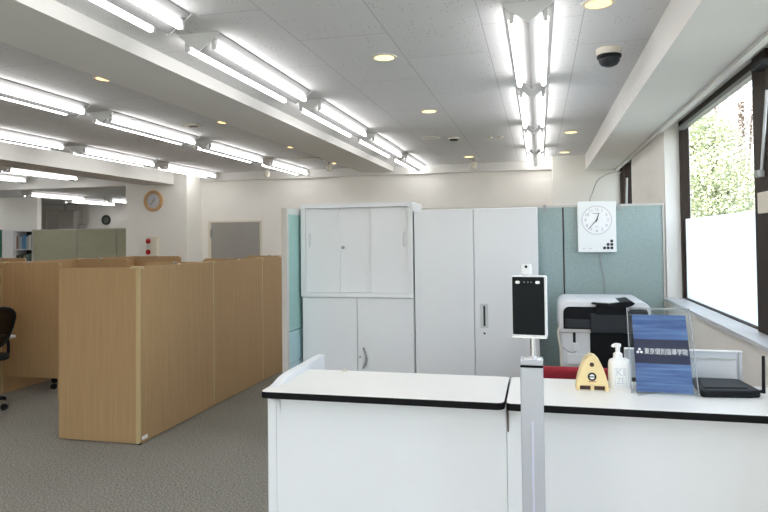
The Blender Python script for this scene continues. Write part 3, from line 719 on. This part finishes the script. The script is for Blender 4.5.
# ------------------------------------------------------------------ study booths
ZB = 1.312
YB = [4.205, 5.31, 6.37, 7.45]
def arch(u0, u1, z0, z1, r, left, right):
    """panel outline in (u,z) with rounded top corners"""
    p = [(u0, z0)]
    if left: p += [(u0 + r - r * math.cos(a), z1 - r + r * math.sin(a)) for a in [PI / 2 * i / 6 for i in range(7)]]
    else: p.append((u0, z1))
    if right: p += [(u1 - r + r * math.sin(a), z1 - r + r * math.cos(a)) for a in [PI / 2 * i / 6 for i in range(7)]]
    else: p.append((u1, z1))
    return p + [(u1, z0)]
def clip(x, y, t, z=ZB):
    B(x - .007, x + .007, y - .014, y + .03, z - .035, z + .008).build('lamp_clip', SILV, t, bevel=.002)
def booths(lb, xs, xo, ys, first_full):
    """xs: X of the spine panel (aisle face), xo: X of the open edge"""
    t = thing('study_booth_row', lb, 'study booth', ((xs + xo) / 2, ys[0], 0), group='wooden study booth rows')
    sg = 1 if xo > xs else -1
    a, b = sorted((xs, xs + sg * .028))
    for k in range(len(ys) - 1):
        B(a, b, ys[k] + .017, ys[k + 1] - .004, .006, ZB).build('spine_panel', WOOD, t, bevel=.002)
    for k, y in enumerate(ys):
        u0, u1 = sorted((xs + sg * .030, xo))
        z0 = .006 if (k == 0 and first_full) else .187
        p = M().prism(arch(u0, u1, z0, ZB - (.004 if first_full and k == 0 else 0), .045, sg < 0, sg > 0), 'y', y, y + .026).build('divider_panel', WOOD, t, bevel=.0015)
        l0, l1 = sorted((xo, xo - sg * .028))
        if z0 > .1: B(l0, l1, y, y + .026, .0, .187).build('leg', WOOD, t)
        if k: B(a - .001, b + .001, y - .0035, y + .0165, .018, ZB - .002).build('joint_strip', WOODL, t)
        c0, c1 = sorted((xs + sg * .075, xs - sg * .007))
        B(c0, c1, y - .009, y + .045, ZB - .013, ZB + .006).build('joint_cap', WOODL, t, bevel=.002)
        if k == 0: B(min(xs, xs + sg * .03), max(xs, xs + sg * .03), y - .006, y + .016, .008, ZB).build('corner_post', WOODL, t, bevel=.004)
        if k: clip((u0 + u1) / 2 - .02, y, t)
    for k in range(len(ys) - 1):
        d0, d1 = sorted((xs + sg * .03, xs + sg * (.62 if sg < 0 else .28)))
        if sg < 0: B(d0, d1, ys[k] + .03, ys[k + 1] - .006, .70, .725).build('desktop', WHITEL, t, bevel=.002)
    return t
bA = booths('wooden study booth row with its plain side to the aisle', -2.895, -3.60, YB, True)
M().cyl((-2.907, 4.2035, 1.185), (-2.907, 4.2015, 1.185), .009, 12).build('screw_cap', PAPER, bA)
B(-2.895, -2.8935, 4.23, 4.30, .028, .055).build('label_sticker', PAPER, bA)
B(-3.56, -2.93, 4.23, 7.4, 0, .005).build('gap_shade', BLACK, bA)  # black sheet puts the shade into the gap under the booth panels
M().cyl((-2.905, 4.215, 0), (-2.905, 4.215, .013), .014, 12).build('foot', BLACK, bA)
for y in (4.76, 5.85, 6.9):
    B(-2.917, -2.903, y, y + .012, ZB, ZB + .006).build('stud', PAPER, bA)
for z in (.10, 1.04, 1.22):
    M().cyl((-2.8955, 5.312, z), (-2.8935, 5.312, z), .006, 10).build('screw_cap', WOODL, bA)
bB = booths('middle wooden study booth row open towards the aisle', -5.24, -4.53, [4.205] + YB[1:], False)
bC = booths('far left wooden study booth row below the bookshelf', -7.12, -6.41, [4.9, 5.9, 6.9], False)

# ------------------------------------------------------------------ mesh office chairs
def office_chair(lb, loc, rz):
    t = thing('office_chair', lb, 'chair', loc, rz, 'black mesh office chairs at the booths')
    # local: sitter looks to -X, back at +X
    pf = []
    for i in range(25):
        a = 2 * PI * i / 24
        u = .21 * math.copysign(abs(math.cos(a)) ** .6, math.cos(a)); v = .19 * math.copysign(abs(math.sin(a)) ** .6, math.sin(a))
        u *= 1 + .12 * v / .19
        pf.append((.21 + .05 * (v / .19) - .04 * math.cos(u * 6) + .03, u, .73 + v))
    pf = pf[:-1]
    M().tube(pf, .014, 8, True).build('back_frame', BLKP, t, smooth=True, local=True)
    cvs = [(x, y * .97, z) for x, y, z in pf]; n = len(cvs)
    mm = M(); mm.add([(x - .004, y, z) for x, y, z in cvs] + [(x + .004, y, z) for x, y, z in cvs], [tuple(range(n)), tuple(range(n, 2 * n))[::-1]] + [(i, (i + 1) % n, n + (i + 1) % n, n + i) for i in range(n)])
    mm.build('mesh_back', MESHB, t, local=True)
    M().tube(smoothpath([(.215, 0, .62), (.24, 0, .52), (.18, 0, .44), (.05, 0, .41)]), .022, 8).build('back_support', BLKP, t, smooth=True, local=True)
    M().prism(rounded(-.24, .20, -.235, .235, .06), 'z', .43, .49).build('seat', BLKM, t, local=True, bevel=.02)
    for s_ in (-1, 1):
        aa = M().tube(smoothpath([(.06, s_ * .2, .42), (.07, s_ * .275, .44), (.07, s_ * .285, .56), (.05, s_ * .28, .61)]), .014, 8).build('armrest', BLKP, t, smooth=True, local=True)
        M().prism(rounded(-.10, .15, s_ * .28 - .035, s_ * .28 + .035, .025), 'z', .615, .64).build('arm_pad', LGREY, aa, local=True, bevel=.008)
    M().cyl((0, 0, .12), (0, 0, .43), .026).build('gas_column', BLKP, t, smooth=True, local=True)
    B(-.10, .12, -.08, .08, .39, .43).build('mechanism', BLKP, t, local=True, bevel=.01)
    for k in range(5):
        a = 2 * PI * k / 5 + .35
        c, s_ = math.cos(a), math.sin(a)
        l = M().cyl((0, 0, .115), (.29 * c, .29 * s_, .075), .026, 8, .016).build('leg', SILV if lb.startswith('black') else BLKP, t, smooth=True, local=True)
        M().cyl((.29 * c - .014 * s_, .29 * s_ + .014 * c, .028), (.29 * c + .014 * s_, .29 * s_ - .014 * c, .028), .028, 14).build('caster', BLKP, l, smooth=True, local=True)
    return t
office_chair('black mesh office chair cut by the left frame edge', (-5.0, 4.78, 0), math.radians(-10))
office_chair('dark office chair half seen below the booth divider', (-4.80, 5.90, 0), math.radians(20))

# ------------------------------------------------------------------ clock and alarm on the column
t = thing('wall_clock', 'round wooden rimmed clock on the white column', 'clock', (-5.394, 8.184, 2.09))
pr = [(.108, .0), (.150, .0), (.153, .02), (.146, .036), (.128, .042), (.112, .036), (.108, .015)]
M().lathe(pr, (-5.394, 8.183, 2.09), 40, 'y', True).build('rim', OAK, t, smooth=True)
dl = M().lathe([(.110, .0), (.110, .012), (.001, .012)], (-5.394, 8.183, 2.09), 36, 'y').build('dial', mat('grey_white_dial', (.62, .63, .66), .12), t)
base = Vector((-5.394, 8.184, 2.09))
def hand2(ang, ln, w, nm):
    c, s_ = math.cos(ang), math.sin(ang)
    P = [(-5.394 + px * c + pz * s_, 2.09 - px * s_ + pz * c) for px, pz in ((-w, -.01), (w, -.01), (w * .6, ln), (-w * .6, ln))]
    M().prism(P, 'y', 8.165, 8.169).build(nm, INK, dl)
hand2(math.radians(18), .05, .004, 'hour_hand'); hand2(math.radians(222), .08, .003, 'minute_hand')
for k in range(12):
    a = k * PI / 6; x = -5.394 + .092 * math.sin(a); z = 2.09 + .092 * math.cos(a)
    B(x - .003, x + .003, 8.167, 8.1708, z - .006, z + .006).build('hour_mark', INKG, dl)
t = thing('fire_alarm_box', 'ivory fire alarm box with red lamps on the white column', 'fire alarm', (-5.40, 8.184, 1.3))
B(-5.495, -5.315, 8.13, 8.183, 1.22, 1.575).build('box', IVORY, t, bevel=.006)
M().lathe([(.038, 0), (.036, .014), (.022, .034), (.001, .04)], (-5.452, 8.13, 1.51), 20, 'y').build('red_lamp', REDL, t, smooth=True)
M().lathe([(.038, 0), (.038, .008), (.03, .010), (.001, .010)], (-5.452, 8.13, 1.355), 20, 'y').build('call_button', REDL, t, smooth=True)
B(-5.475, -5.425, 8.126, 8.13, 1.415, 1.455).build('name_plate', LGREY, t)

# ------------------------------------------------------------------ far room furniture
t = thing('office_screen', 'long sage green screen row beside the bookshelf', 'screen', (-7.2, 9.15, 0), group='far room screens')
for x0, x1 in ((-8.325, -7.467), (-7.457, -6.715), (-6.705, -5.95)):
    B(x0, x1, 9.13, 9.16, .05, 1.718).build('screen_panel', SAGE, t, bevel=.003)
B(-8.33, -5.95, 9.126, 9.164, 1.719, 1.732).build('top_rail', RAIL, t)
for x in (-7.462, -6.71): B(x - .004, x + .004, 9.127, 9.163, 0, 1.7185).build('post', DOORG, t)
B(-8.345, -8.332, 9.12, 9.165, 0, 1.735).build('post', RAIL, t)
t = thing('office_screen', 'dark green screen at the left frame edge', 'screen', (-9.5, 9.15, 0), group='far room screens')
B(-10.2, -8.98, 9.13, 9.16, .05, 1.735).build('screen_panel', GREEN, t, bevel=.003)
B(-10.2, -8.98, 9.126, 9.164, 1.7355, 1.748).build('top_rail', IVORY, t)
t = thing('bookshelf', 'white bookshelf with books between the green screens', 'bookshelf', (-8.5, 9.3, 0))
B(-8.96, -8.735, 9.13, 9.45, 0, 1.73).build('side_panel', WHITE, t)
B(-7.90, -7.87, 9.18, 9.45, 0, 1.73).build('side_panel', WHITE, t)
B(-8.735, -7.90, 9.18, 9.45, 1.705, 1.73).build('top_panel', WHITE, t)
B(-8.735, -7.90, 9.43, 9.45, 0, 1.705).build('back_panel', DGREY, t)
for z in (1.385, 1.08, .78, .45): B(-8.735, -7.90, 9.18, 9.43, z, z + .018).build('shelf', LGREY, t)
cols = [(.22, .09, .05), (.30, .33, .33), (.33, .38, .42), (.10, .22, .36), (.06, .20, .40), (.33, .36, .37), (.42, .44, .40), (.75, .76, .74), (.30, .31, .26), (.10, .11, .11)]
names = ['brown', 'dull grey', 'pale grey', 'steel blue', 'deep blue', 'mid grey', 'stone coloured', 'white', 'olive grey', 'black']
xx = -8.732
for k, (c, nm) in enumerate(zip(cols, names)):
    w = .036 if k != 4 else .05; h = .225 + .016 * math.sin(k * 2.1)
    if k == 7: w = .025
    tag(B(xx, xx + w - .002, 9.20, 9.40, 1.403, 1.403 + h).build('book', mat('book_cover_' + nm.replace(' ', '_'), c, .6, var=.05, vscale=30), bevel=.002),
        nm + ' book spine on the upper visible shelf', 'book', 'books on the upper shelf')
    xx += w
xx = -8.732
for k, (c, nm) in enumerate((((.03, .03, .03), 'black'), ((.10, .12, .06), 'moss green'), ((.05, .06, .05), 'dark grey'), ((.22, .20, .12), 'khaki'), ((.10, .16, .18), 'slate blue'), ((.05, .08, .05), 'bottle green'), ((.16, .16, .16), 'charcoal'))):
    tag(B(xx, xx + .046, 9.20, 9.40, 1.098, 1.098 + .20 + .015 * (k % 3)).build('book', mat('low_book_' + nm.replace(' ', '_'), c, .6, var=.05, vscale=30), bevel=.002),
        nm + ' book on the lower visible shelf', 'book', 'books on the lower shelf')
    xx += .05
t = thing('electrical_cabinet', 'grey electrical cabinet with conduits on the far wall', 'electrical cabinet', (-9.8, 11.9, 1.1))
B(-10.01, -9.59, 11.66, 11.898, 1.1, 2.189).build('case', RAIL, t, bevel=.01)
B(-9.99, -9.61, 11.65, 11.66, 1.14, 2.165).build('door', RAIL, t, bevel=.004)
for x in (-9.94, -9.64): M().cyl((x, 11.8, 2.189), (x, 11.8, 2.33), .025, 12).build('conduit', RAIL, t, smooth=True)
tag(B(-9.55, -9.33, 11.72, 11.898, 1.55, 1.898).build('junction_box', RAIL, bevel=.008), 'small beige box right of the electrical cabinet', 'box')
t = thing('wall_clock', 'small dark round clock on the far white wall', 'clock', (-8.87, 11.74, 1.973))
M().lathe([(.075, 0), (.104, 0), (.104, .025), (.091, .029), (.075, .017)], (-8.87, 11.739, 1.973), 28, 'y', True).build('rim', DGREY, t, smooth=True)
M().lathe([(.083, 0), (.083, .008), (.001, .008)], (-8.87, 11.739, 1.973), 28, 'y').build('dial', mat('dark_dial', (.12, .13, .11), .3, var=.5, vscale=18), t)

# ------------------------------------------------------------------ outdoors
struct('ground', B(-60, 90, -60, 120, -3.7, -3.5), GRASS, 'pale ground outside the window')
def tree(name, lb, x, y, blobs, leaf, n, sz, seed):
    rnd = random.Random(seed)
    t = thing(name, lb, 'tree', (x, y, -3.5), group='trees outside the window')
    top = max(b[2] for b in blobs)
    tr = M().cyl((x, y, -3.5), (x, y, top - .4), .22, 10, .10)
    for bx_, by_, bz_, br in blobs: tr.cyl((x, y, min(bz_ - .8, 1)), (bx_, by_, bz_), .08, 6, .03)
    tr.build('trunk', BARK, t, smooth=True)
    m = M()
    tot = sum(b[3] ** 2 for b in blobs)
    for bx_, by_, bz_, br in blobs:
        for _ in range(int(n * br ** 2 / tot)):
            d = Vector((rnd.gauss(0, 1), rnd.gauss(0, 1), rnd.gauss(0, 1))).normalized()
            p = Vector((bx_, by_, bz_)) + d * br * (rnd.random() ** .35)
            a = Vector((rnd.gauss(0, 1), rnd.gauss(0, 1), rnd.gauss(0, 1))).normalized(); b_ = a.orthogonal().normalized()
            s_ = sz * (.6 + .8 * rnd.random())
            m.add([p - a * s_, p + b_ * s_ * .5, p + a * s_, p - b_ * s_ * .5], [(0, 1, 2, 3)])
    m.build('foliage', leaf, t)
tree('garden_tree', 'full green tree at the left side of the window view', 5.9, 24, [(5.4, 24, 4.2, 1.5), (6.2, 23.6, 3.0, 1.4), (5.6, 24.2, 2.0, 1.5), (6.6, 24.4, 1.4, 1.4), (5.0, 24.0, 5.4, .9), (5.9, 24, 5.0, .8), (5.2, 23.6, .4, 1.6), (4.4, 24, 2.6, 1.3)], LEAF, 42000, .052, 1)
tree('garden_tree', 'pale green bush low at the right of the window view', 6.6, 19.5, [(6.4, 19.5, 1.8, .8), (6.9, 19.5, 2.1, .8), (6.0, 19.5, 1.0, 1.0), (7.1, 19.5, 1.2, 1.1)], LEAF2, 14000, .045, 2)
tree('bare_tree', 'sparse twiggy tree rising above the green tree', 7.6, 27, [(7.0, 27, 5.6, 1.3), (8.0, 27, 6.4, 1.2), (7.5, 27, 4.4, 1.4), (6.6, 27, 7.0, .9), (8.0, 27, 3.2, 1.3)], LEAFT, 5000, .06, 3)
def house(lb, x0, x1, y0, y1, z1, ridge, m):
    t = thing('house', lb, 'house', ((x0 + x1) / 2, y0, -3.5), group='houses outside the window')
    w = B(x0, x1, y0, y1, -3.5, z1).build('walls', m, t)
    xm = (x0 + x1) / 2
    M().prism([(x0 - .5, z1 - .05), (xm, z1 + ridge), (x1 + .5, z1 - .05), (x1 + .5, z1 - .3), (x0 - .5, z1 - .3)], 'y', y0 - .5, y1 + .5).build('roof', ROOFG, t)
    for k in range(3):
        for zz in (z1 - 2.2, z1 - 5):
            xa = x0 + (x1 - x0) * (.14 + .29 * k)
            f = B(xa, xa + (x1 - x0) * .16, y0 - .06, y0, zz, zz + 1.2).build('window', HOUSEW, t)
            B(xa + .08, xa + (x1 - x0) * .16 - .08, y0 - .08, y0 - .06, zz + .08, zz + 1.12).build('pane', DGREY, f)
house('pale gabled house beyond the trees, left one', 7.0, 14.5, 40, 48, 8.2, 1.8, HOUSEW)
house('pale house with grey roof beyond the trees, right one', 11.5, 20, 32, 39, 4.6, 2.2, HOUSEW)

# ------------------------------------------------------------------ sun, sky, camera
w = bpy.data.worlds.new('sky'); SC.world = w; w.use_nodes = True
nt = w.node_tree; bg = nt.nodes['Background']
sk = nt.nodes.new('ShaderNodeTexSky'); sk.sky_type = 'NISHITA'; sk.sun_disc = False
sk.sun_elevation = math.radians(48); sk.sun_rotation = math.radians(250); sk.air_density = 1.2; sk.dust_density = 3
hs = nt.nodes.new('ShaderNodeHueSaturation'); hs.inputs['Saturation'].default_value = .5
nt.links.new(sk.outputs[0], hs.inputs['Color']); nt.links.new(hs.outputs[0], bg.inputs[0]); bg.inputs[1].default_value = .62
sun = bpy.data.lights.new('sun', 'SUN'); sun.energy = 5.5; sun.angle = math.radians(1); sun.color = (1, .96, .88)
so = bpy.data.objects.new('sun', sun); COL.objects.link(so); so.location = (-20, -20, 30)
so.rotation_euler = Vector((-.62, -.55, 1.0)).to_track_quat('Z', 'Y').to_euler()

cam = bpy.data.cameras.new('camera'); co = bpy.data.objects.new('camera', cam); COL.objects.link(co)
cam.sensor_width = 36; cam.lens = 640 / 768 * 36; cam.shift_y = (223.945 - 256) / 768; cam.clip_start = .05; cam.clip_end = 500
r_ = Vector((.97173406, .23579006, -.01166068)); u_ = Vector((.01694359, -.02039136, .99964849)); f_ = Vector((-.2354694, .97159006, .02381011))
mw = Matrix((r_, u_, -f_)).transposed().to_4x4(); mw.translation = (0, 0, 1.5); co.matrix_world = mw
SC.camera = co
vs_ = SC.view_settings; vs_.view_transform = 'Standard'; vs_.look = 'None'; vs_.gamma = 1; vs_.use_curve_mapping = False; vs_.exposure = 0.93
SC.cycles.max_bounces = 10; SC.cycles.diffuse_bounces = 6; SC.cycles.transparent_max_bounces = 16
SC.cycles.use_denoising = True
SC.cycles.sample_clamp_indirect = 6
